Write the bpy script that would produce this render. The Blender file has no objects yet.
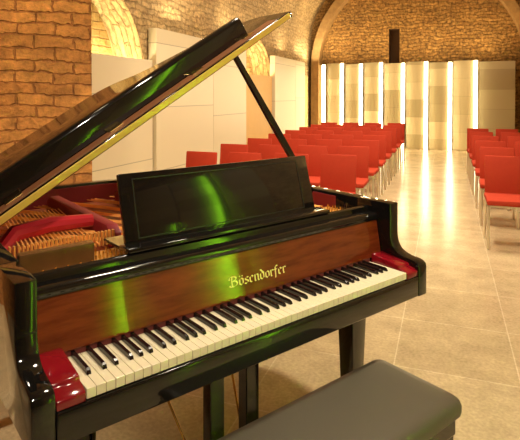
import bpy, bmesh, math, random
from mathutils import Vector, Matrix
random.seed(7)
C = bpy.context.scene.collection
PI = math.pi

# ------------------------------------------------------------------ helpers
class MB:
    """collects shapes into one mesh"""
    def __init__(s): s.bm = bmesh.new(); s.uv = s.bm.loops.layers.uv.new('UVMap')
    def box(s, x0, x1, y0, y1, z0, z1, M=None):
        vs = [s.bm.verts.new((x, y, z)) for x in (x0, x1) for y in (y0, y1) for z in (z0, z1)]
        if M: 
            for v in vs: v.co = M @ v.co
        for f in ((0,1,3,2),(4,6,7,5),(0,4,5,1),(2,3,7,6),(0,2,6,4),(1,5,7,3)):
            s.bm.faces.new([vs[i] for i in f])
        return s
    def prism(s, poly, axis, a, b, M=None):
        """extrude a 2D polygon along an axis from a to b"""
        def P(p, t):
            if axis == 'x': v = Vector((t, p[0], p[1]))
            elif axis == 'y': v = Vector((p[0], t, p[1]))
            else: v = Vector((p[0], p[1], t))
            return M @ v if M else v
        A = [s.bm.verts.new(P(p, a)) for p in poly]; B = [s.bm.verts.new(P(p, b)) for p in poly]
        s.bm.faces.new(A); s.bm.faces.new(B[::-1])
        n = len(poly)
        for i in range(n):
            j = (i+1) % n
            s.bm.faces.new((A[j], A[i], B[i], B[j]))
        return s
    def loft(s, rings, cap=True):
        R = [[s.bm.verts.new(p) for p in r] for r in rings]
        for a, b in zip(R, R[1:]):
            n = len(a)
            for i in range(n):
                j = (i+1) % n
                s.bm.faces.new((a[i], a[j], b[j], b[i]))
        if cap:
            s.bm.faces.new(R[0][::-1]); s.bm.faces.new(R[-1])
        return s
    def tube(s, pts, r, n=8, cap=True):
        pts = [Vector(p) for p in pts]; rings = []
        for i, p in enumerate(pts):
            d = (pts[min(i+1, len(pts)-1)] - pts[max(i-1, 0)]).normalized()
            up = Vector((0,0,1)) if abs(d.z) < .9 else Vector((1,0,0))
            a = d.cross(up).normalized(); b = d.cross(a)
            rr = r[i] if isinstance(r, (list, tuple)) else r
            rings.append([p + (a*math.cos(2*PI*k/n) + b*math.sin(2*PI*k/n))*rr for k in range(n)])
        return s.loft(rings, cap)
    def lathe(s, prof, c=(0,0,0), n=20):
        rings = [[(c[0]+r*math.cos(2*PI*k/n), c[1]+r*math.sin(2*PI*k/n), c[2]+z) for k in range(n)] for r, z in prof]
        return s.loft(rings)
    def quad_uv(s, pts, uvs):
        f = s.bm.faces.new([s.bm.verts.new(p) for p in pts])
        for l, u in zip(f.loops, uvs): l[s.uv].uv = u
        return s
    def build(s, name, mat, parent=None, bevel=0, seg=2, smooth=False, weld=False, recalc=True):
        if weld: bmesh.ops.remove_doubles(s.bm, verts=s.bm.verts, dist=1e-5)
        if recalc: bmesh.ops.recalc_face_normals(s.bm, faces=s.bm.faces)
        if bevel:
            es = [e for e in s.bm.edges if len(e.link_faces) == 2 and e.calc_face_angle(0) > .5]
            bmesh.ops.bevel(s.bm, geom=es, offset=bevel, segments=seg, profile=.5, affect='EDGES', clamp_overlap=True)
        me = bpy.data.meshes.new(name); s.bm.to_mesh(me); s.bm.free()
        if smooth:
            for p in me.polygons: p.use_smooth = True
            try: me.set_sharp_from_angle(angle=math.radians(35))
            except Exception: pass
        me.materials.append(mat)
        o = bpy.data.objects.new(name, me); C.objects.link(o)
        if parent: o.parent = parent
        return o

def tag(o, label, cat, group=None):
    o['label'] = label; o['category'] = cat
    if group: o['group'] = group
    return o
def thing(name, label, cat, loc=(0,0,0), rz=0, group=None):
    o = bpy.data.objects.new(name, None); C.objects.link(o)
    o.empty_display_size = .1; o.location = loc; o.rotation_euler = (0,0,rz)
    return tag(o, label, cat, group)
def struct(o, label=None):
    o['kind'] = 'structure'
    if label: o['label'] = label
    return o
def copy_tree(o, parent=None):
    c = o.copy(); C.objects.link(c)
    if parent: c.parent = parent
    for ch in list(o.children): copy_tree(ch, c)
    return c

def lamp(kind, name, loc, energy, col, **kw):
    l = bpy.data.lights.new(name, kind); l.energy = energy; l.color = col
    aim = kw.pop('aim', None)
    for k, v in kw.items(): setattr(l, k, v)
    o = bpy.data.objects.new(name, l); C.objects.link(o); o.location = loc
    if aim: o.rotation_euler = (Vector(aim)-Vector(loc)).to_track_quat('-Z', 'Y').to_euler()
    return o
# ------------------------------------------------------------------ materials
def new_mat(name):
    m = bpy.data.materials.new(name); m.use_nodes = True
    nt = m.node_tree; return m, nt, nt.nodes['Principled BSDF']
def N(nt, t, **kw):
    n = nt.nodes.new(t)
    for k, v in kw.items():
        if k in n.inputs: n.inputs[k].default_value = v
        else: setattr(n, k, v)
    return n
def plain(name, col, rough=.5, metal=0, coat=0, spec=.5, var=.0, vscale=8, bump=0, bscale=200, emit=None, es=0):
    m, nt, b = new_mat(name)
    b.inputs['Base Color'].default_value = (*col, 1); b.inputs['Roughness'].default_value = rough
    b.inputs['Metallic'].default_value = metal; b.inputs['Coat Weight'].default_value = coat
    b.inputs['Coat Roughness'].default_value = .03; b.inputs['Specular IOR Level'].default_value = spec
    tc = N(nt, 'ShaderNodeTexCoord')
    if var:
        no = N(nt, 'ShaderNodeTexNoise', Scale=vscale, Detail=4.0)
        nt.links.new(tc.outputs['Object'], no.inputs['Vector'])
        mp = N(nt, 'ShaderNodeMapRange'); mp.inputs['To Min'].default_value = 1-var; mp.inputs['To Max'].default_value = 1+var
        nt.links.new(no.outputs['Fac'], mp.inputs['Value'])
        mx = N(nt, 'ShaderNodeVectorMath', operation='SCALE'); mx.inputs[0].default_value = col
        nt.links.new(mp.outputs['Result'], mx.inputs['Scale']); nt.links.new(mx.outputs['Vector'], b.inputs['Base Color'])
    if bump:
        no = N(nt, 'ShaderNodeTexNoise', Scale=bscale, Detail=2.0)
        nt.links.new(tc.outputs['Object'], no.inputs['Vector'])
        bp = N(nt, 'ShaderNodeBump', Strength=bump, Distance=.002)
        nt.links.new(no.outputs['Fac'], bp.inputs['Height']); nt.links.new(bp.outputs['Normal'], b.inputs['Normal'])
    if emit:
        b.inputs['Emission Color'].default_value = (*emit, 1); b.inputs['Emission Strength'].default_value = es
    return m

def brick_mat(name, c1, c2, mortar, bw=.26, bh=.085, msize=.012, rough=.9, distort=.05, rub=.6):
    m, nt, b = new_mat(name)
    uv = N(nt, 'ShaderNodeUVMap')
    n1 = N(nt, 'ShaderNodeTexNoise', Scale=3.0, Detail=3.0); nt.links.new(uv.outputs['UV'], n1.inputs['Vector'])
    sub = N(nt, 'ShaderNodeVectorMath', operation='SUBTRACT'); sub.inputs[1].default_value = (.5,.5,.5)
    nt.links.new(n1.outputs['Color'], sub.inputs[0])
    sc = N(nt, 'ShaderNodeVectorMath', operation='SCALE'); sc.inputs['Scale'].default_value = distort
    nt.links.new(sub.outputs['Vector'], sc.inputs[0])
    ad = N(nt, 'ShaderNodeVectorMath', operation='ADD'); nt.links.new(uv.outputs['UV'], ad.inputs[0]); nt.links.new(sc.outputs['Vector'], ad.inputs[1])
    n2 = N(nt, 'ShaderNodeTexNoise', Scale=22.0, Detail=3.0); nt.links.new(uv.outputs['UV'], n2.inputs['Vector'])
    sub2 = N(nt, 'ShaderNodeVectorMath', operation='SUBTRACT'); sub2.inputs[1].default_value = (.5,.5,.5); nt.links.new(n2.outputs['Color'], sub2.inputs[0])
    sc2 = N(nt, 'ShaderNodeVectorMath', operation='SCALE'); sc2.inputs['Scale'].default_value = distort*.35; nt.links.new(sub2.outputs['Vector'], sc2.inputs[0])
    ad2 = N(nt, 'ShaderNodeVectorMath', operation='ADD'); nt.links.new(ad.outputs['Vector'], ad2.inputs[0]); nt.links.new(sc2.outputs['Vector'], ad2.inputs[1])
    br = N(nt, 'ShaderNodeTexBrick'); br.offset = .5
    for k, v in (('Color1', (*c1,1)), ('Color2', (*c2,1)), ('Mortar', (*mortar,1)), ('Scale', 1.0), ('Mortar Size', msize), ('Mortar Smooth', .6), ('Brick Width', bw), ('Row Height', bh), ('Bias', -.1)):
        br.inputs[k].default_value = v
    nt.links.new(ad2.outputs['Vector'], br.inputs['Vector'])
    n3 = N(nt, 'ShaderNodeTexNoise', Scale=1.6, Detail=6.0, Roughness=.65); nt.links.new(uv.outputs['UV'], n3.inputs['Vector'])
    mp = N(nt, 'ShaderNodeMapRange'); mp.inputs['From Min'].default_value=.3; mp.inputs['From Max'].default_value=.7; mp.inputs['To Min'].default_value = .72; mp.inputs['To Max'].default_value = 1.25
    nt.links.new(n3.outputs['Fac'], mp.inputs['Value'])
    n4 = N(nt, 'ShaderNodeTexNoise', Scale=13.0, Detail=6.0, Roughness=.7); nt.links.new(uv.outputs['UV'], n4.inputs['Vector'])
    mp4 = N(nt, 'ShaderNodeMapRange'); mp4.inputs['From Min'].default_value=.3; mp4.inputs['From Max'].default_value=.7; mp4.inputs['To Min'].default_value=1-rub*.45; mp4.inputs['To Max'].default_value=1+rub*.40
    nt.links.new(n4.outputs['Fac'], mp4.inputs['Value'])
    mu = N(nt, 'ShaderNodeMath', operation='MULTIPLY'); nt.links.new(mp.outputs['Result'], mu.inputs[0]); nt.links.new(mp4.outputs['Result'], mu.inputs[1])
    s2 = N(nt, 'ShaderNodeVectorMath', operation='SCALE'); nt.links.new(br.outputs['Color'], s2.inputs[0]); nt.links.new(mu.outputs['Value'], s2.inputs['Scale'])
    nt.links.new(s2.outputs['Vector'], b.inputs['Base Color'])
    b.inputs['Roughness'].default_value = rough
    h = N(nt, 'ShaderNodeMath', operation='MULTIPLY_ADD'); h.inputs[1].default_value = -1.0
    nt.links.new(br.outputs['Fac'], h.inputs[0]); nt.links.new(n4.outputs['Fac'], h.inputs[2])
    bp = N(nt, 'ShaderNodeBump', Strength=1.0, Distance=.03); nt.links.new(h.outputs['Value'], bp.inputs['Height']); nt.links.new(bp.outputs['Normal'], b.inputs['Normal'])
    return m

def floor_mat():
    m, nt, b = new_mat('polished_stone_tiles')
    tc = N(nt, 'ShaderNodeTexCoord')
    mpn = N(nt, 'ShaderNodeMapping'); mpn.inputs['Location'].default_value = (-.35, -.33, 0)
    nt.links.new(tc.outputs['Object'], mpn.inputs['Vector'])
    br = N(nt, 'ShaderNodeTexBrick'); br.offset = 0.0
    for k, v in (('Color1', (.50,.395,.235,1)), ('Color2', (.44,.34,.195,1)), ('Mortar', (.59,.48,.31,1)), ('Scale', 1.0), ('Mortar Size', .004), ('Mortar Smooth', .3), ('Brick Width', .6), ('Row Height', .6)):
        br.inputs[k].default_value = v
    nt.links.new(mpn.outputs['Vector'], br.inputs['Vector'])
    n1 = N(nt, 'ShaderNodeTexNoise', Scale=4.0, Detail=8.0, Roughness=.7); nt.links.new(tc.outputs['Object'], n1.inputs['Vector'])
    m1 = N(nt, 'ShaderNodeMapRange'); m1.inputs['From Min'].default_value=.3; m1.inputs['From Max'].default_value=.7; m1.inputs['To Min'].default_value=.78; m1.inputs['To Max'].default_value=1.2
    nt.links.new(n1.outputs['Fac'], m1.inputs['Value'])
    n2 = N(nt, 'ShaderNodeTexNoise', Scale=60.0, Detail=3.0); nt.links.new(tc.outputs['Object'], n2.inputs['Vector'])
    m2 = N(nt, 'ShaderNodeMapRange'); m2.inputs['From Min'].default_value=.3; m2.inputs['From Max'].default_value=.7; m2.inputs['To Min'].default_value=.86; m2.inputs['To Max'].default_value=1.14
    nt.links.new(n2.outputs['Fac'], m2.inputs['Value'])
    mu = N(nt, 'ShaderNodeMath', operation='MULTIPLY'); nt.links.new(m1.outputs['Result'], mu.inputs[0]); nt.links.new(m2.outputs['Result'], mu.inputs[1])
    s = N(nt, 'ShaderNodeVectorMath', operation='SCALE'); nt.links.new(br.outputs['Color'], s.inputs[0]); nt.links.new(mu.outputs['Value'], s.inputs['Scale'])
    nt.links.new(s.outputs['Vector'], b.inputs['Base Color'])
    b.inputs['Roughness'].default_value = .2
    m3 = N(nt, 'ShaderNodeMapRange'); m3.inputs['To Min'].default_value=.13; m3.inputs['To Max'].default_value=.28
    nt.links.new(n1.outputs['Fac'], m3.inputs['Value']); nt.links.new(m3.outputs['Result'], b.inputs['Roughness'])
    return m

def panel_mat(name, cols, tile=.46, rough=.45):
    """frosted stone panel of stacked slabs in slightly different tones"""
    m, nt, b = new_mat(name)
    tc = N(nt, 'ShaderNodeTexCoord'); oi = N(nt, 'ShaderNodeObjectInfo')
    sep = N(nt, 'ShaderNodeSeparateXYZ'); nt.links.new(tc.outputs['Object'], sep.inputs[0])
    dv = N(nt, 'ShaderNodeMath', operation='DIVIDE'); dv.inputs[1].default_value = tile; nt.links.new(sep.outputs['Z'], dv.inputs[0])
    ad = N(nt, 'ShaderNodeMath', operation='ADD'); nt.links.new(dv.outputs[0], ad.inputs[0]); nt.links.new(oi.outputs['Random'], ad.inputs[1])
    fl = N(nt, 'ShaderNodeMath', operation='FLOOR'); nt.links.new(ad.outputs[0], fl.inputs[0])
    r7 = N(nt, 'ShaderNodeMath', operation='MULTIPLY'); r7.inputs[1].default_value = 37.7; nt.links.new(oi.outputs['Random'], r7.inputs[0])
    cb = N(nt, 'ShaderNodeCombineXYZ'); nt.links.new(fl.outputs[0], cb.inputs[0]); nt.links.new(r7.outputs[0], cb.inputs[1])
    wn = N(nt, 'ShaderNodeTexWhiteNoise'); nt.links.new(cb.outputs[0], wn.inputs['Vector'])
    cr = N(nt, 'ShaderNodeValToRGB'); cr.color_ramp.elements[0].color = (*cols[0],1); cr.color_ramp.elements[1].color = (*cols[1],1)
    nt.links.new(wn.outputs['Value'], cr.inputs['Fac'])
    fr = N(nt, 'ShaderNodeMath', operation='FRACT'); nt.links.new(ad.outputs[0], fr.inputs[0])
    gt = N(nt, 'ShaderNodeMath', operation='GREATER_THAN'); gt.inputs[1].default_value = .012; nt.links.new(fr.outputs[0], gt.inputs[0])
    mg = N(nt, 'ShaderNodeMapRange'); mg.inputs['To Min'].default_value=.55; mg.inputs['To Max'].default_value=1; nt.links.new(gt.outputs[0], mg.inputs['Value'])
    s = N(nt, 'ShaderNodeVectorMath', operation='SCALE'); nt.links.new(cr.outputs['Color'], s.inputs[0]); nt.links.new(mg.outputs['Result'], s.inputs['Scale'])
    nt.links.new(s.outputs['Vector'], b.inputs['Base Color']); b.inputs['Roughness'].default_value = rough
    return m

def fallboard_mat():  # black polish; the warm room's reflection is painted in as brown-red streaks
    m, nt, b = new_mat('fallboard_reflection')
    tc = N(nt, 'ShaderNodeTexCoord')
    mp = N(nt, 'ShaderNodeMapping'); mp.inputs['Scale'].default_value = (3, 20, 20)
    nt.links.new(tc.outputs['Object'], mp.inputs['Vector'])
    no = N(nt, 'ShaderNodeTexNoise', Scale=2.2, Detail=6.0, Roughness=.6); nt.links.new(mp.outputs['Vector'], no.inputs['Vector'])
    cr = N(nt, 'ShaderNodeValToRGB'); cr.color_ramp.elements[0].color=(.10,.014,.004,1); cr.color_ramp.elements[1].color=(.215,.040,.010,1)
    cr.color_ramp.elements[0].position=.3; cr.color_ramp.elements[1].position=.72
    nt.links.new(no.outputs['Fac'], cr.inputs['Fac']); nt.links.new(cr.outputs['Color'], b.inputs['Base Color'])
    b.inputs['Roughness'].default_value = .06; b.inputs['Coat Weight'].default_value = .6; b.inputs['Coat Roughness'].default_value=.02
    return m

def led_mat(name, col, s):
    m = plain(name, (.9,.9,.85), rough=.5, emit=col, es=s); return m

M_brick = brick_mat('warm_brick', (.56,.245,.065), (.46,.185,.047), (.37,.14,.036), bw=.25, bh=.083, msize=.008, distort=.09, rub=1.1)
M_vault = brick_mat('vault_brick', (.52,.36,.165), (.42,.28,.115), (.38,.25,.105), bw=.26, bh=.085, distort=.18, rub=1.3)
M_lunette = brick_mat('lunette_brick', (.40,.225,.065), (.28,.145,.038), (.26,.135,.036), bw=.22, bh=.085, distort=.22, rub=1.9)
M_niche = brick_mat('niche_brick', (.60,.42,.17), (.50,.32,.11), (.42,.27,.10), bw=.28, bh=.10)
M_rib = plain('stone_rib', (.34,.205,.075), .9, var=.45, vscale=9, bump=.5, bscale=40)
M_floor = floor_mat()
M_panel = panel_mat('onyx_panel', ((.36,.285,.14), (.62,.50,.28)))
M_cream = panel_mat('cream_panel', ((.66,.57,.38), (.74,.65,.46)), tile=.83)
M_tan = panel_mat('tan_panel', ((.30,.225,.115), (.44,.35,.19)), tile=.5)
M_orange = plain('orange_panel', (.66,.40,.13), .6, var=.06)
M_led = led_mat('warm_led', (1,.84,.50), 14)
M_green = led_mat('green_led', (.18,1,.03), 22)
M_black = plain('black_lacquer', (.006,.0055,.005), .075, coat=.3)
M_blacksatin = plain('black_satin', (.012,.011,.009), .3)
M_fallboard = fallboard_mat()
M_ivory = plain('ivory', (.80,.71,.50), .18, coat=.3)
M_ebony = plain('ebony', (.010,.006,.006), .16)
M_redwood = plain('red_lacquer', (.20,.004,.010), .14, coat=.5, var=.25, vscale=14)
M_gold = plain('gold_plate', (.72,.38,.10), .35, metal=.45, var=.2, vscale=12)
M_bronze = plain('bronze_plate', (.30,.075,.025), .4, metal=.2, var=.2, vscale=12)
M_goldtrim = plain('gold_leaf', (.95,.72,.30), .35, metal=.3)
M_strings = plain('copper_strings', (1,.48,.13), .35, metal=.0)
M_strut = plain('crimson_iron', (.20,.008,.012), .55)
M_wood = plain('walnut', (.12,.055,.018), .22, var=.4, vscale=18, coat=.3)
M_flapedge = plain('flap_edge_reflection', (.20,.075,.028), .4, var=.3, vscale=10)  # brown reflection on the flap's front edge, put into the colour
M_brace = plain('crimson_brace', (.42,.012,.02), .35, coat=.2)
M_felt = plain('red_felt', (.13,.02,.014), .9)
M_edge = plain('edge_reflection', (.72,.46,.10), .28, metal=.35, coat=.4)  # gold reflection on the black lid edge, put into the colour
M_brass = plain('brass', (.75,.50,.18), .25, metal=1)
M_leather = plain('black_leather', (.075,.064,.043), .42, bump=.25, bscale=260)
M_chair = plain('red_upholstery', (.39,.037,.014), .8, spec=.2, var=.08, vscale=30)
M_metal = plain('brushed_steel', (.80,.74,.62), .28, metal=.9)
M_dark = plain('dark_void', (.10,.045,.015), .9)

# ------------------------------------------------------------------ setting
XL, XR, YB, ZS = -3.64, 2.2, 14.3, 2.3
XC = (XL+XR)/2; RV = (XR-XL)/2
Y0 = -2.6
fl = MB().box(XL-.4, XR+.4, Y0-.2, YB+.4, -.1, 0).build('floor', M_floor); struct(fl)

# left wall with lit arched niches; the wall is a grid of quads cut away inside the arches
def arch_wall(name, x, y0, y1, z1, niches, mat, depth):
    mb = MB(); ys = [y0]
    st = .06
    n = int((y1-y0)/st); zs_top = z1
    for i in range(n):
        a = y0+(y1-y0)*i/n; b = y0+(y1-y0)*(i+1)/n; m = (a+b)/2
        def top(y):
            for c, zc, r in niches:
                if abs(y-c) < r: return zc+math.sqrt(max(0, r*r-(y-c)**2))
            return None
        ta, tb = top(a), top(b); tm = top(m)
        if tm is None:
            mb.quad_uv([(x,a,0),(x,b,0),(x,b,z1),(x,a,z1)], [(a,0),(b,0),(b,z1),(a,z1)])
        else:
            if ta is None: ta = min(tm, next(zc for c,zc,r in niches if abs(m-c)<r))
            if tb is None: tb = min(tm, next(zc for c,zc,r in niches if abs(m-c)<r))
            zl = min(ta, z1-.001); zr = min(tb, z1-.001)
            if zl < z1 - .002 or zr < z1-.002:
                mb.quad_uv([(x,a,zl),(x,b,zr),(x,b,z1),(x,a,z1)], [(a,zl),(b,zr),(b,z1),(a,z1)])
            # soffit of the niche
            mb.quad_uv([(x,a,zl),(x,b,zr),(x-depth,b,zr),(x-depth,a,zl)], [(a,0),(b,0),(b,depth),(a,depth)])
    return mb
NICHES = [(4.3, 1.5, 1.4), (9.7, 1.5, 1.1)]
# vault in one curve over both walls; left flank up to z = 3.2 is an upright wall that carries the niches
ZW = 3.05
wl = arch_wall('wall_left', XL, 2.0, YB, ZW, NICHES, M_vault, .45).build('wall_left', M_vault, recalc=False); struct(wl)
for k, (c, zc, r) in enumerate(NICHES):
    nb = MB(); x = XL-.45
    nb.quad_uv([(x,c-r-.05,0),(x,c+r+.05,0),(x,c+r+.05,zc+r+.05),(x,c-r-.05,zc+r+.05)], [(c-r,0),(c+r,0),(c+r,zc+r),(c-r,zc+r)])
    for yy in (c-r, c+r):
        nb.quad_uv([(x,yy,0),(XL,yy,0),(XL,yy,zc),(x,yy,zc)], [(0,0),(.45,0),(.45,zc),(0,zc)])
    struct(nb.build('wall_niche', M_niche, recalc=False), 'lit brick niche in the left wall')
# right wall
rb = MB(); rb.quad_uv([(XR,YB,0),(XR,Y0,0),(XR,Y0,ZW),(XR,YB,ZW)], [(YB,0),(Y0,0),(Y0,ZW),(YB,ZW)])
struct(rb.build('wall_right', M_vault, recalc=False))
# ceiling: barrel vault
cb = MB(); n = 40; HV = 2.5
arc = [(XC-RV*math.cos(PI*i/n), ZW+HV*math.sin(PI*i/n)*.82) for i in range(n+1)]
u = 0
for i in range(n):
    (xa, za), (xb, zb) = arc[i], arc[i+1]; L = math.hypot(xb-xa, zb-za)
    cb.quad_uv([(xa,Y0,za),(xa,YB,za),(xb,YB,zb),(xb,Y0,zb)], [(Y0,u),(YB,u),(YB,u+L),(Y0,u+L)]); u += L
struct(cb.build('ceiling', M_vault, recalc=False))
# back wall (lunette) with a recessed slot window
ZT = ZW+HV+.2
SX0, SX1, SZ0, SZ1 = -1.47, -1.19, 2.0, 3.22
bb = MB()
for (xa, xb, za, zb) in ((XL-.3,SX0,0,ZT),(SX1,XR+.3,0,ZT),(SX0,SX1,0,SZ0),(SX0,SX1,SZ1,ZT)):
    bb.quad_uv([(xa,YB,za),(xb,YB,za),(xb,YB,zb),(xa,YB,zb)], [(xa,za),(xb,za),(xb,zb),(xa,zb)])
struct(bb.build('wall_back', M_lunette, recalc=False))
wb = MB()
wb.box(SX0, SX1, YB+.45, YB+.5, SZ0, SZ1).box(SX0-.05, SX0, YB+.002, YB+.5, SZ0, SZ1).box(SX1, SX1+.05, YB+.002, YB+.5, SZ0, SZ1).box(SX0-.05, SX1+.05, YB+.002, YB+.5, SZ1, SZ1+.05).box(SX0-.05, SX1+.05, YB+.002, YB+.5, SZ0-.05, SZ0)
struct(wb.build('window_1', M_dark))
# wall behind the viewer
fb = MB(); fb.quad_uv([(XR+.3,Y0,0),(XL-.3,Y0,0),(XL-.3,Y0,ZT),(XR+.3,Y0,ZT)], [(XR,0),(XL,0),(XL,ZT),(XR,ZT)])
struct(fb.build('wall_front', M_brick, recalc=False))
# big brick pier on the left, its face turned towards the piano
p1 = Vector((-2.44,3.10,0)); p0 = Vector((-4.3,1.24,0)); pb = MB(); H = 4.9
L = (p1-p0).length
pb.quad_uv([p0, p1, p1+Vector((0,0,H)), p0+Vector((0,0,H))], [(0,0),(L,0),(L,H),(0,H)])
q1 = p1+Vector((-1.0,.9,0))
pb.quad_uv([p1, q1, q1+Vector((0,0,H)), p1+Vector((0,0,H))], [(L,0),(L+1.4,0),(L+1.4,H),(L,H)])
struct(pb.build('wall_pier', M_brick, recalc=False))
# left wall near the viewer
lb = MB(); lb.quad_uv([(XL,Y0,0),(XL,2.0,0),(XL,2.0,ZW),(XL,Y0,ZW)], [(Y0,0),(2,0),(2,ZW),(Y0,ZW)])
struct(lb.build('wall_left_near', M_brick, recalc=False))
# stone ribs: round arch in front of the back wall, arch rims of the niches
def rib(cx, cz, r0, r1, y0, y1, a0=0, a1=PI, n=40, foot=0):
    mb = MB(); rings = []
    if foot:
        rings.append([(cx+r0,y0,cz-foot),(cx+r1,y0,cz-foot),(cx+r1,y1,cz-foot),(cx+r0,y1,cz-foot)])
    for i in range(n+1):
        a = a0+(a1-a0)*i/n; c, s = math.cos(a), math.sin(a)
        rings.append([(cx+r0*c,y0,cz+r0*s),(cx+r1*c,y0,cz+r1*s),(cx+r1*c,y1,cz+r1*s),(cx+r0*c,y1,cz+r0*s)])
    if foot:
        rings.append([(cx-r0,y0,cz-foot),(cx-r1,y0,cz-foot),(cx-r1,y1,cz-foot),(cx-r0,y1,cz-foot)])
    return mb.loft(rings)
struct(rib(-.76, 2.2, 2.58, 2.80, 13.95, YB, foot=2.2).build('trim_1', M_rib, smooth=True))
# ------------------------------------------------------------------ panels along the left wall
def wall_panel(name, label, y0, y1, z1, x0, x1, mat, splits=()):
    t = thing(name, label, 'wall panel', (0,(y0+y1)/2,0), 0, 'pale panels along the left wall')
    yc = (y0+y1)/2; ys = [y0, *splits, y1]
    for a, b in zip(ys, ys[1:]):
        MB().box(x0, x1, a-yc+.004, b-yc-.004, 0, z1).build('panel', mat, t, bevel=.004)
    return t
wall_panel('wall_panel', 'low cream panel beside the brick pier with bright brick above it', 3.3, 5.70, 1.86, XL+.02, XL+.10, M_cream)
wall_panel('wall_panel', 'tall cream panel behind the raised piano lid, nearest tall one', 5.72, 7.44, 2.28, XL+.02, XL+.14, M_cream)
wall_panel('wall_panel', 'tall pale panel just left of the lid prop, second tall one', 7.46, 8.90, 2.26, XL+.02, XL+.13, M_cream)
wall_panel('wall_panel', 'low orange lit panel behind the lid prop', 8.92, 10.55, 1.82, XL+.02, XL+.08, M_orange)
wall_panel('wall_panel', 'tall white panel in two leaves right of the lid prop', 10.57, 13.1, 2.28, XL+.02, XL+.14, M_cream, splits=(12.2,))
wall_panel('wall_panel', 'narrow orange panel in the corner by the back wall', 13.12, 13.6, 1.95, XL+.02, XL+.08, M_orange)

# ------------------------------------------------------------------ lit panels across the back wall
def bx(px, Y):   # where a sight line from the entrance meets a plane parallel to the back wall
    return Y*math.tan(math.radians(-20)+math.atan((px-260)/511.3))
EDGES = [bx(px, 14.0) for px in (318, 325.5, 344, 363, 383, 405, 428, 452, 477.5, 516)]
NAMES = ['narrow lit panel at the left end of the back wall', 'first full lit panel from the left on the back wall', 'second full lit panel from the left on the back wall',
 'third full lit panel from the left on the back wall', 'lit panel on the back wall just left of the aisle', 'lit panel on the back wall at the left of the aisle floor',
 'middle lit panel on the back wall straight down the aisle', 'lit back wall panel just right of the aisle, before the wide tan one', 'wide tan panel at the right end of the back wall']
for i in range(9):
    xa, xb = EDGES[i], EDGES[i+1]; w = xb-xa
    t = thing('light_panel', NAMES[i], 'light panel', (xa,14.0,0), 0, 'lit panels across the back wall')
    tl = math.atan2(-.10, w)
    R = Matrix.Rotation(tl, 4, 'Z') if i < 8 else Matrix()
    ww = w-.012
    zt = 2.27+.03*(i % 2)
    MB().box(.006, ww, .06, .10, 0, zt, R).build('panel', M_tan if i == 8 else M_panel, t, bevel=.003)
    if i < 8:
        MB().box(ww-.075, ww+.004, .02, .058, .01, zt-.01, R).build('led_strip', M_led, t)
# ------------------------------------------------------------------ panels on the right wall, two with green edge light (seen mirrored in the piano)
for i, (ya, yb, g, lab) in enumerate(((-1.10,-.16,False,'plain tan panel on the right wall, nearest the entrance'), (-.14,.80,True,'green edge lit panel on the right wall, nearer the entrance'), (.82,1.75,True,'green edge lit panel on the right wall beside the bench'), (1.80,2.75,False,'plain tan panel on the right wall before the chairs'))):
    t = thing('light_panel', lab, 'light panel', (XR,ya,0), 0, 'panels on the right wall')
    MB().box(-.10, -.05, 0, yb-ya, 0, 2.90).build('panel', M_panel if g else M_tan, t, bevel=.004)
    if g:
        hh = 1.15 if i == 1 else 2.88
        MB().box(-.36, -.102, yb-ya-.016, yb-ya-.003, .02, hh).build('light_housing', M_metal, t)
        gl = lamp('AREA', 'green_strip_light', (XR-(.165 if i == 1 else .225),yb-.020,hh/2), 8 if i == 1 else 40, (.28,1,.02), shape='RECTANGLE', size=.08 if i == 1 else .13, size_y=hh-.06, spread=math.radians(75))
        gl.rotation_euler = (math.radians(-90), 0, math.radians(48))

# ------------------------------------------------------------------ chairs
def make_chair():
    t = thing('stacking_chair', 'x', 'chair')
    # local: faces -Y, origin on the floor at centre
    MB().box(-.19, .19, -.22, .20, .405, .455).build('seat', M_chair, t, bevel=.016, smooth=True)
    T = Matrix.Translation((0,.20,.43)) @ Matrix.Rotation(math.radians(-7), 4, 'X')
    MB().box(-.18, .18, -.015, .02, .0, .385, T).build('backrest', M_chair, t, bevel=.010, smooth=True)
    for sx in (-1, 1):
        MB().tube([(sx*.172,-.19,.40),(sx*.178,-.205,0)], .0125, 8).build('leg', M_metal, t, smooth=True)
        MB().tube([(sx*.172,.19,.42),(sx*.178,.225,0)], .0125, 8).build('leg', M_metal, t, smooth=True)
    MB().box(-.165, .165, -.19, .19, .385, .404).build('seat_frame', M_metal, t, bevel=.003)
    return t
chair0 = make_chair(); used = False
ORD = ['front', 'second', 'third', 'fourth', 'fifth', 'sixth', 'seventh', 'back']
SIDEL = ['at the aisle', 'second from the aisle', 'third from the aisle', 'by the left wall']
SIDER = ['at the aisle', 'second from the aisle', 'third from the aisle']
def place(x, y, label, group):
    global used
    t = chair0 if not used else copy_tree(chair0); used = True
    t.location = (x, y, 0); t.rotation_euler = (0,0,math.radians(random.uniform(-1.5,1.5)))
    t['label'] = label; t['group'] = group
for r in range(8):
    for c in range(4):
        place(-1.02-.475*c, 4.87+.9*r-.075*c, 'red chair in the %s row left of the aisle, %s' % (ORD[r], SIDEL[c]), 'red chairs left of the aisle')
for r in range(6):
    for c in range(3):
        if c == 2 and r < 4 or c == 1 and r < 1: continue
        place(.545+.475*c, 5.30+.9*r, 'red chair in the %s row right of the aisle, %s' % (ORD[r] if r < 5 else 'back', SIDER[c]), 'red chairs right of the aisle')

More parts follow.
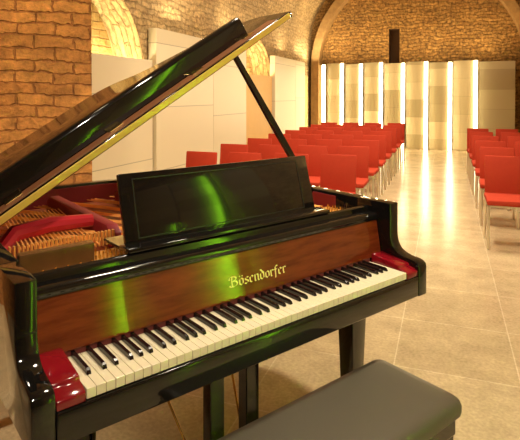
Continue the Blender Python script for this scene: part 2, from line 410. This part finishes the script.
# ------------------------------------------------------------------ grand piano
PA = math.radians(58.85)
def to_world(x, y):   # piano plan to room plan
    dx, dy = x+1.032, y+1.1592
    return (dx*math.cos(PA)-dy*math.sin(PA), dx*math.sin(PA)+dy*math.cos(PA))
px, py = to_world(0, 0)
piano = thing('grand_piano', 'black grand piano with raised lid, open keyboard and gold fallboard lettering', 'piano', (px,py,0), PA)
B = .7354; ZR = .968; YT = 1.44
def bez(p0, p1, p2, p3, n=10):
    out = []
    for i in range(1, n+1):
        t = i/n; out.append(tuple((1-t)**3*a+3*(1-t)**2*t*b+3*(1-t)*t*t*c+t**3*d for a, b, c, d in zip(p0,p1,p2,p3)))
    return out
def outline(o, yfront, yt=YT):
    """plan of the case, o = inset, running left side - tail - bentside - right side"""
    b = B-o; y = yt-o; p = [(-b, yfront)]
    p += [(-b, y-.22)]
    p += bez((-b,y-.22), (-b,y-.05), (-b+.08,y), (-b+.24,y))
    p += [(-.05, y)]
    p += bez((-.05,y), (.16-o*.5,y), (.20-o,y-.12), (.27-o,y-.24))
    p += bez((.27-o,y-.24), (.36-o,y-.42), (b,y-.42), (b,y-.74), 14)
    p += [(b, yfront)]
    return p
# case rim: outer outline minus inner outline
def rim(z0, z1, o0, o1, yf):
    a, c = outline(o0, yf), outline(o1, yf); mb = MB(); n = len(a)
    R = []
    for (xa, ya), (xc, yc) in zip(a, c):
        R.append([mb.bm.verts.new(q) for q in ((xa,ya,z0),(xc,yc,z0),(xc,yc,z1),(xa,ya,z1))])
    for p, q in zip(R, R[1:]):
        for i in range(4):
            j = (i+1) % 4; mb.bm.faces.new((p[i], p[j], q[j], q[i]))
    mb.bm.faces.new(R[0][::-1]); mb.bm.faces.new(R[-1])
    return mb
rim(.63, ZR, 0, .055, .30).build('case', M_black, piano, bevel=.004, smooth=True)
rim(.80, .955, .056, .060, .42).build('inner_rim', M_strut, piano, smooth=True)
# cheeks with curved arms
prof = [(.30,.63),(.30,ZR),(.1245,ZR)]
prof += bez((.1245,.86),(.1235,.795),(.105,.775),(.055,.768),10) + bez((.055,.768),(.02,.764),(-.012,.764),(-.012,.738),6) + [(-.012,.628),(.30,.628)][:1]
for s in (-1, 1):
    a, b = (s*B, s*(B-.053)) if s > 0 else (s*B, s*(B-.053))
    MB().prism(prof, 'x', min(a,b), max(a,b)).build('cheek', M_black, piano, bevel=.005, smooth=True)
# key bed, key slip
MB().box(-B+.054, B-.054, .012, .50, .63, .695).build('key_bed', M_blacksatin, piano, bevel=.003)
MB().box(-B+.0535, B-.0535, -.012, .010, .63, .708).build('key_slip', M_black, piano, bevel=.006, seg=3, smooth=True)
# key blocks
for s in (-1, 1):
    pr = [(-.008,.709),(-.008,.730),(.010,.738),(.030,.742),(.034,.752),(.165,.768),(.165,.709)]
    a, b = s*.6145, s*.6805
    MB().prism(pr, 'x', min(a,b), max(a,b)).build('key_block', M_redwood, piano, bevel=.003, smooth=True)
# keys
KW = 1.225/52; order = 'ABCDEFG'
wi = 0; whites = []; blacks = []
for k in range(88):
    nm = (k+9) % 12     # 0 = C
    if nm in (0,2,4,5,7,9,11): whites.append((wi, nm)); wi += 1
    else: blacks.append((wi, nm))
protoW = MB().box(-KW/2+.0006, KW/2-.0006, -.004, .170, .711, .735).build('white_key', M_ivory, piano, bevel=.0012)
protoB = MB().loft([[(-.0055,.052,.7352),(.0055,.052,.7352),(.0055,.172,.7352),(-.0055,.172,.7352)],
                    [(-.0050,.056,.744),(.0050,.056,.744),(.0050,.172,.744),(-.0050,.172,.744)],
                    [(-.0044,.064,.7475),(.0044,.064,.7475),(.0044,.172,.7475),(-.0044,.172,.7475)]]).build('black_key', M_ebony, piano, bevel=.0008)
for i, (w, nm) in enumerate(whites):
    o = protoW if i == 0 else protoW.copy()
    if i: C.objects.link(o)
    o.parent = piano; o.location = (-.6125+KW*(w+.5), 0, 0)
OFF = {1:-.0035, 3:.0035, 6:-.004, 8:0, 10:.004}
for i, (w, nm) in enumerate(blacks):
    o = protoB if i == 0 else protoB.copy()
    if i: C.objects.link(o)
    o.parent = piano; o.location = (-.6125+KW*w+OFF[nm], 0, 0)
MB().box(-.612, .612, .1705, .185, .70, .7495).build('key_felt', M_felt, piano)
# fallboard, leaning back, rolled top
tl = math.radians(10)
fz0, fz1, fy0 = .7505, .893, .166
fyt = fy0+(fz1-fz0)*math.tan(tl)
fall = MB().prism([(fy0,fz0),(fyt,fz1),(fyt+.02,fz1),(fy0+.02,fz0)], 'x', -.680, .680).build('fallboard', M_fallboard, piano, bevel=.002)
# rolled black top edge of the fallboard with the rail behind it
roll = [(fyt-.004,fz1)] + [(fyt+.012-.018*math.cos(a), fz1+.013+.016*math.sin(a)) for a in [math.radians(d) for d in range(-30,100,13)]] + [(fyt+.039,fz1+.029),(fyt+.039,fz1)]
MB().prism(roll, 'x', -.6795, .6795).build('fallboard_edge', M_black, piano, smooth=True)
rail = [(fyt+.0395,.86),(fyt+.0395,.930),(fyt+.043,.940),(fyt+.050,.944),(.248,.944),(.248,.86)]
MB().prism(rail, 'x', -.679, .679).build('lock_rail', M_black, piano, smooth=True)

# lettering in broad-nib blackletter strokes, each letter drawn in units of the x-height
def nib_strokes(strokes, ang=40, w=.20):
    v = Vector((math.cos(math.radians(ang)), math.sin(math.radians(ang))))*w/2
    quads = []
    for st in strokes:
        for a, b in zip(st, st[1:]):
            a, b = Vector(a), Vector(b); quads.append([a-v, b-v, b+v, a+v])
        for p in (st[0], st[-1]):
            pass
    return quads
LET = {
 'B': (1.15, [[(.12,1.45),(.30,1.55),(.72,1.5),(.92,1.25),(.80,1.0),(.45,.88)],[(.45,.88),(.85,.80),(1.0,.50),(.92,.2),(.55,0),(.15,.10),(.05,.3)],[(.38,1.45),(.34,.8),(.40,.05)],[(.10,1.1),(.02,1.25),(.12,1.45)]]),
 'o': (.68, [[(.14,.85),(.14,.18),(.36,0)],[(.14,.85),(.36,1.0),(.56,.82),(.56,.2),(.36,0)]]),
 's': (.62, [[(.55,.88),(.36,1.0),(.16,.80),(.20,.62),(.50,.42),(.52,.2),(.30,0),(.08,.12)]]),
 'e': (.62, [[(.52,.15),(.34,0),(.14,.18),(.14,.82),(.36,1.0),(.54,.78),(.14,.48)]]),
 'n': (.74, [[(.06,.9),(.16,1.0),(.16,.1),(.26,0)],[(.16,.8),(.42,1.0),(.56,.86),(.56,.1),(.68,0)]]),
 'd': (.70, [[(.14,.85),(.14,.18),(.36,0),(.56,.18),(.56,.95),(.16,1.5)],[(.14,.85),(.40,1.0),(.56,.85)]]),
 'r': (.56, [[(.06,.9),(.16,1.0),(.16,.1),(.26,0)],[(.16,.8),(.36,1.0),(.50,.86)]]),
 'f': (.52, [[(.18,-.35),(.20,0),(.20,1.2),(.34,1.5),(.52,1.38)],[(.04,.92),(.44,.92)]]),
}
def lettering(text, x0, width, z0, xh):
    mb = MB(); tot = sum(LET[c if c != 'ö' else 'o'][0] for c in text); sx = width/tot; cx = 0
    e = 0.0006; quads = []
    for c in text:
        adv, st = LET['o' if c == 'ö' else c]
        for q in nib_strokes(st): quads.append([(p.x+cx, p.y) for p in q])
        if c == 'ö':
            for dx in (.18, .5):
                quads.append([(cx+dx-.09,1.32),(cx+dx,1.22),(cx+dx+.09,1.32),(cx+dx,1.42)])
        cx += adv
    k = 0
    for q in quads:
        h = (k % 5)*.00004; k += 1
        pts = []
        for (u, v) in q:
            X = x0+u*sx; d = v*xh + z0       # d = distance up the board
            pts.append((X, fy0+d*math.sin(tl)-math.cos(tl)*(.0003+h), fz0+d*math.cos(tl)+math.sin(tl)*(.0003+h)))
        mb.bm.faces.new([mb.bm.verts.new(p) for p in pts])
    return mb
lt = lettering('Bösendorfer', -.085, .245, .040, .021).build('lettering', M_goldtrim, fall)

# music desk
ts = math.radians(15.6); T = Matrix.Translation((.02,.300,.945)) @ Matrix.Rotation(-ts, 4, 'X')
desk = MB().box(-.398, .412, 0, .018, 0, .226, T).build('music_desk', M_black, piano, bevel=.004, smooth=True)
for x0, x1 in ((-.355,.355),):
    fr = MB()
    for (a, b, c, d) in ((x0,x1,.020,.0235),(x0,x1,.204,.2075),(x0,x0+.0035,.0235,.204),(x1-.0035,x1,.0235,.204)):
        fr.box(a, b, -.0012, .0002, c, d, T)
    fr.build('inlay', M_blacksatin, desk)
MB().box(-.40, .445, .232, .305, .9445, .958).build('music_ledge', M_black, piano, bevel=.004, smooth=True)
for x in (-.30, .33):
    MB().tube([(x,.345,1.06),(x,.44,.958)], .006, 8).build('desk_support', M_black, piano)
MB().box(-.39, .43, .307, .45, .935, .9445).build('desk_tray', M_black, piano, bevel=.003)
MB().box(-.675, -.468, .32, .355, .906, .975).build('desk_slide', M_wood, piano, bevel=.003)

# plate, strings, struts
MB().prism(outline(.061, .252), 'z', .84, .872).build('plate', M_bronze, piano)
MB().prism(outline(.061, .376), 'z', .66, .69).build('soundboard', M_wood, piano)
sb = MB()
def inside(x, y):
    if y > YT-.12 or x < -B+.10: return False
    lim = B-.10 if y < YT-.80 else max(.16, B-.10-(y-(YT-.80))*1.0)
    return x < lim
for i in range(70):       # treble and tenor strings fan towards the bass side
    if i % 6 > 2: continue
    x = .64-i*.0135; a = Vector((x,.47)); d = Vector((-.12-.62*(i/70),1)).normalized()
    L = .15
    while inside(*(a+d*(L+.03))) and L < 1.2: L += .03
    b = a+d*L
    sb.tube([(a.x,a.y,.905),(b.x,b.y,.900)], .0026, 4)
for i in range(17):       # bass strings cross over them
    x = -.62+i*.014; a = Vector((x,.47)); d = Vector((.10,1)).normalized(); L = .2
    while inside(*(a+d*(L+.03))) and L < .62: L += .03
    b = a+d*L
    sb.tube([(a.x,a.y,.922),(b.x,b.y,.922)], .0022, 5)
sto = sb.build('strings', M_strings, piano); sto['kind'] = 'stuff'
for x in (-.30, .02, .34):
    y1 = 1.30 if x < 0 else (1.28 if x < .1 else .98)
    MB().prism([(.56,.873),(.56,.925),(.60,.948),(y1-.05,.948),(y1,.925),(y1,.873)], 'x', x-.022, x+.022).build('plate_strut', M_strut, piano, bevel=.006, smooth=True)
MB().tube([(-.655,.66,.90),(-.60,.70,.94),(-.48,.72,.948),(-.33,.71,.945)], [.022,.03,.03,.024], 10).build('plate_brace', M_brace, piano, smooth=True)
MB().box(-.66, .66, .255, .455, .873, .905).build('pin_block', M_gold, piano, bevel=.004)
pn = MB()
for i in range(110):
    for j in range(2):
        x = -.64+i*.0117; y = .385+j*.03-.10*(i%3)/3; pn.tube([(x,y,.905),(x,y,.925)], .003, 6)
pno = pn.build('tuning_pins', M_brass, piano); pno['kind'] = 'stuff'
dm = MB()
for i in range(100):
    x = -.66+i*.0125
    if abs((x+.30)) < .03 or abs(x-.02) < .03 or abs(x-.34) < .03: continue
    dm.box(x, x+.005, .50, .515, .905, .952)
dmo = dm.build('dampers', M_gold, piano); dmo['kind'] = 'stuff'
# lid: hinged on the left side, raised 32 degrees, front flap folded back on top
TH = math.radians(32)
LM = Matrix.Translation((-B,0,ZR+.004)) @ Matrix.Rotation(-TH, 4, 'Y')
def lid_plan(o, yf, yt):
    p = outline(0, yf, yt); return [(x+B+o*0, y) for x, y in p]
LY0, LY1 = .54, 1.34
plan = [(.004,LY0),(.004,LY1-.16)] + bez((.004,LY1-.16),(.004,LY1-.03),(.05,LY1),(.16,LY1)) + [(.70,LY1)] + bez((.70,LY1),(.86,LY1),(.89,LY1-.05),(.95,LY1-.13)) + bez((.95,LY1-.13),(1.08,LY1-.30),(1.47,LY1-.30),(1.49,LY0+.20),12) + [(1.49,LY0)]
lid = MB().prism(plan, 'z', 0, .031, LM).build('lid', M_black, piano, bevel=.006, seg=3, smooth=True)
MB().box(.02, 1.476, LY0-.003, LY0+.004, .004, .027, LM).build('lid_edge_reflection', M_edge, lid, bevel=.002)  # thin strip carrying the painted gold reflection of the lid edge
FY0, FZ = LY0+.065, .036
FM = LM @ Matrix.Translation((0,FY0,0))
flap = MB().prism([(0,.034),(.004,.106),(.012,.118),(.026,.122),(.32,.056),(.32,.036),(.045,.092),(.03,.034)], 'x', .01, 1.27, FM).build('lid_flap', M_black, piano, bevel=.004, seg=3, smooth=True)
MB().box(.012, 1.40, LY0+.006, FY0-.002, .0308, .0350, LM).build('flap_reflection_strip', M_flapedge, lid, bevel=.001)  # added strip standing in for the brown reflection on the flap edge
for u_ in (.15, .55, .95, 1.25):
    MB().box(u_-.03, u_+.03, FY0-.03, FY0+.002, .034, .038, LM).build('hinge', M_brass, flap, bevel=.002)
for y_ in (.62, 1.0, 1.2):
    MB().tube([(-B-.004,y_-.06,ZR+.003),(-B-.004,y_+.06,ZR+.003)], .006, 8).build('hinge', M_brass, piano)
# lid prop
top = Vector((.190,.50+.07,0)); top = LM @ Vector((1.14,.58,.0))
bot = Vector((.66,.555,.955))
d = (top-bot); a = d.normalized(); s1 = a.cross(Vector((0,1,0))).normalized(); s2 = a.cross(s1)
def sec(p, w, h): return [p+s1*w+s2*h, p-s1*w+s2*h, p-s1*w-s2*h, p+s1*w-s2*h]
MB().loft([sec(bot,.013,.009), sec(bot+d*.5,.015,.010), sec(top,.011,.009)]).build('lid_prop', M_black, piano, bevel=.003)
# legs
def taper(x, y, z0, z1, w0, w1, name, mat):
    mb = MB()
    def sq(z, w): return [(x-w,y-w,z),(x+w,y-w,z),(x+w,y+w,z),(x-w,y+w,z)]
    mb.loft([sq(z0,w0), sq(z1-.06,w1), sq(z1-.055,w1+.012), sq(z1,w1+.012)])
    return mb.build(name, mat, piano, bevel=.004, smooth=True)
for (x, y) in ((-.56,.22),(.56,.22),(-.22,1.22)):
    l = taper(x, y, .085, .63, .028, .043, 'leg', M_black)
    cs = MB().lathe([(.022,.05),(.022,.085),(.030,.085),(.030,.095)], (x,y,0), 14); cs.build('ferrule', M_brass, l, smooth=True)
    w = MB()
    w.prism([(y+.03+.03*math.cos(2*PI*k/16), .03+.03*math.sin(2*PI*k/16)) for k in range(16)], 'x', x-.012, x+.012)
    w.box(x-.018, x+.018, y-.012, y+.035, .052, .064)
    w.build('caster', M_brass, l, smooth=True)
# pedal lyre
ly = MB().box(-.115, .115, .255, .305, .615, .63).build('lyre', M_black, piano, bevel=.003)
for s in (-1, 1):
    MB().box(s*.075-.028, s*.075+.028, .255, .305, .13, .615).build('lyre_post', M_black, ly, bevel=.004)
bxp = MB().box(-.15, .15, .225, .335, .06, .13).build('pedal_box', M_black, ly, bevel=.006)
for x in (-.075, 0, .075):
    MB().loft([[(x-.012,.225,.085),(x+.012,.225,.085),(x+.012,.225,.092),(x-.012,.225,.092)], [(x-.018,.17,.078),(x+.018,.17,.078),(x+.018,.17,.088),(x-.018,.17,.088)], [(x-.022,.11,.06),(x+.022,.11,.06),(x+.022,.11,.07),(x-.022,.11,.07)]]).build('pedal', M_brass, ly, bevel=.003, smooth=True)
for s in (-1, 1):
    MB().tube([(s*.10,.335,.10),(s*.24 if s < 0 else .16,.62,.66)], .005, 8).build('brace_rod', M_brass, ly)

# ------------------------------------------------------------------ piano bench
bxw, byw = to_world(.048, -.182)
bench = thing('piano_bench', 'long black padded piano bench in front of the keyboard', 'bench', (bxw,byw,0), PA)
cu = MB()
W2, D2 = .380, .166
def rr(w, d, z, r=.03, n=5):
    out = []
    for cx, cy, a0 in ((w-r,d-r,0),(-w+r,d-r,90),(-w+r,-d+r,180),(w-r,-d+r,270)):
        for k in range(n+1):
            a = math.radians(a0+90*k/n); out.append((cx+r*math.cos(a), cy+r*math.sin(a), z))
    return out
cu.loft([rr(W2-.012,D2-.012,.432), rr(W2-.002,D2-.002,.437), rr(W2,D2,.448), rr(W2,D2,.464), rr(W2-.004,D2-.004,.477), rr(W2-.014,D2-.014,.486), rr(W2-.04,D2-.04,.490), rr(W2-.10,D2-.10,.492)])
cu.build('cushion', M_leather, bench, smooth=True)
MB().box(-W2+.02, W2-.02, -D2+.02, D2-.02, .37, .4315).build('frame', M_black, bench, bevel=.004)
for sx in (-1, 1):
    for sy in (-1, 1):
        x, y = sx*(W2-.05), sy*(D2-.05)
        def sq(z, w): return [(x-w,y-w,z),(x+w,y-w,z),(x+w,y+w,z),(x-w,y+w,z)]
        MB().loft([sq(0,.018), sq(.37,.026)]).build('leg', M_black, bench, bevel=.003)
    k = MB().lathe([(.012,0),(.022,.004),(.026,.015),(.022,.026),(.012,.03)], (0,0,0), 16).build('adjusting_knob', M_black, bench, smooth=True)
    k.rotation_euler = (0,PI/2,0); k.location = (W2-.020 if sx > 0 else -W2-.010, 0, .40)

# ------------------------------------------------------------------ camera
cam = bpy.data.cameras.new('camera'); co = bpy.data.objects.new('camera', cam); C.objects.link(co)
F, PY_ = 511.34, 103.26
cam.sensor_fit = 'HORIZONTAL'; cam.sensor_width = 36; cam.lens = F/520*36
cam.shift_y = (PY_-220)/520
cam.clip_start = .05
co.location = (0,0,1.4082)
co.rotation_euler = (math.radians(90-.86), 0, math.radians(20.0))
bpy.context.scene.camera = co

# ------------------------------------------------------------------ lights
WARM = (1, .72, .36); K = 2.6; W1 = (1,.86,.64)
# uplights behind the low panels
for y in (3.9, 4.9, 5.4): lamp('AREA', 'uplight_or_fill', (XL-.33,y,1.52), 13, (1,.84,.50), size=.2, aim=(XL-.42,y,4))
for y in (9.3, 10.1): lamp('AREA', 'uplight_or_fill', (XL-.22,y,1.62), 18, (1,.77,.42), size=.3, aim=(XL-.42,y,4))
for y in (6.4, 8.2, 11.4, 12.9): lamp('AREA', 'uplight_or_fill', (XL+.32,y,2.34), 14, (1,.80,.50), size=.4, aim=(XL+1.6,y,6))  # added above the tall panels to brighten the vault
for y in (4.5, 7, 9.5, 12): lamp('AREA', 'uplight_or_fill', (XR-.30,y,2.95 if y < 3 else 2.0), 24, (1,.80,.50), size=.5, aim=(XR-1.6,y,6))  # added along the right wall to brighten the vault
lamp('AREA', 'uplight_or_fill', (XL+.3,13.5,2.36), 12, (1,.84,.55), size=.15, aim=(XL+.1,13.6,6))
for x in (-2.8,-1.6,-.4,.8): lamp('AREA', 'uplight_or_fill', (x,13.6,2.5), 10, (1,.72,.36), size=.4, aim=(x,14.4,5))  # unseen lights aimed up at the lunette
# unseen overhead spots added to light the hall and piano
for (x, y, tx, ty, e) in ((-.6,5.5,-1.6,6.5,520),(-.6,8.5,-1.6,9,420),(.2,6.5,.8,7,420),(-.5,2.8,.6,3.6,560),(0.6,.6,1.0,2.5,480),(-.2,11,-.6,12.5,300),(-1.0,5.0,-3.6,7.0,240),(-1.0,9,-3.6,11,240)):
    lamp('SPOT', 'fill_spot', (x,y,4.9), e, W1, spot_size=math.radians(100), spot_blend=.8, shadow_soft_size=.25, aim=(tx,ty,0 if tx > -3 else 1.3))
lamp('SPOT', 'fill_spot', (1.75,7.1,3.75), 2600, W1, spot_size=math.radians(15), spot_blend=.6, shadow_soft_size=.2, aim=(-1.35,1.85,.95))  # added from the hall side to brighten the piano interior
lamp('SPOT', 'pier_fill', (-1.0,.4,4.3), 420, (1,.78,.46), spot_size=math.radians(75), spot_blend=.8, shadow_soft_size=.1, aim=(-3.0,2.6,1.9))  # unseen lamp added for the pier face
lamp('SPOT', 'stage_fill', (1.2,-.9,4.4), 480, W1, spot_size=math.radians(70), spot_blend=.8, shadow_soft_size=.1, aim=(-.4,1.6,.7))  # unseen lamp added for the piano

w = bpy.data.worlds.new('world'); bpy.context.scene.world = w; w.use_nodes = True
w.node_tree.nodes['Background'].inputs[0].default_value = (1,.80,.55,1)
w.node_tree.nodes['Background'].inputs[1].default_value = .12
vs = bpy.context.scene.view_settings
vs.view_transform = 'Standard'; vs.look = 'None'; vs.exposure = .28; vs.gamma = 1; vs.use_curve_mapping = False
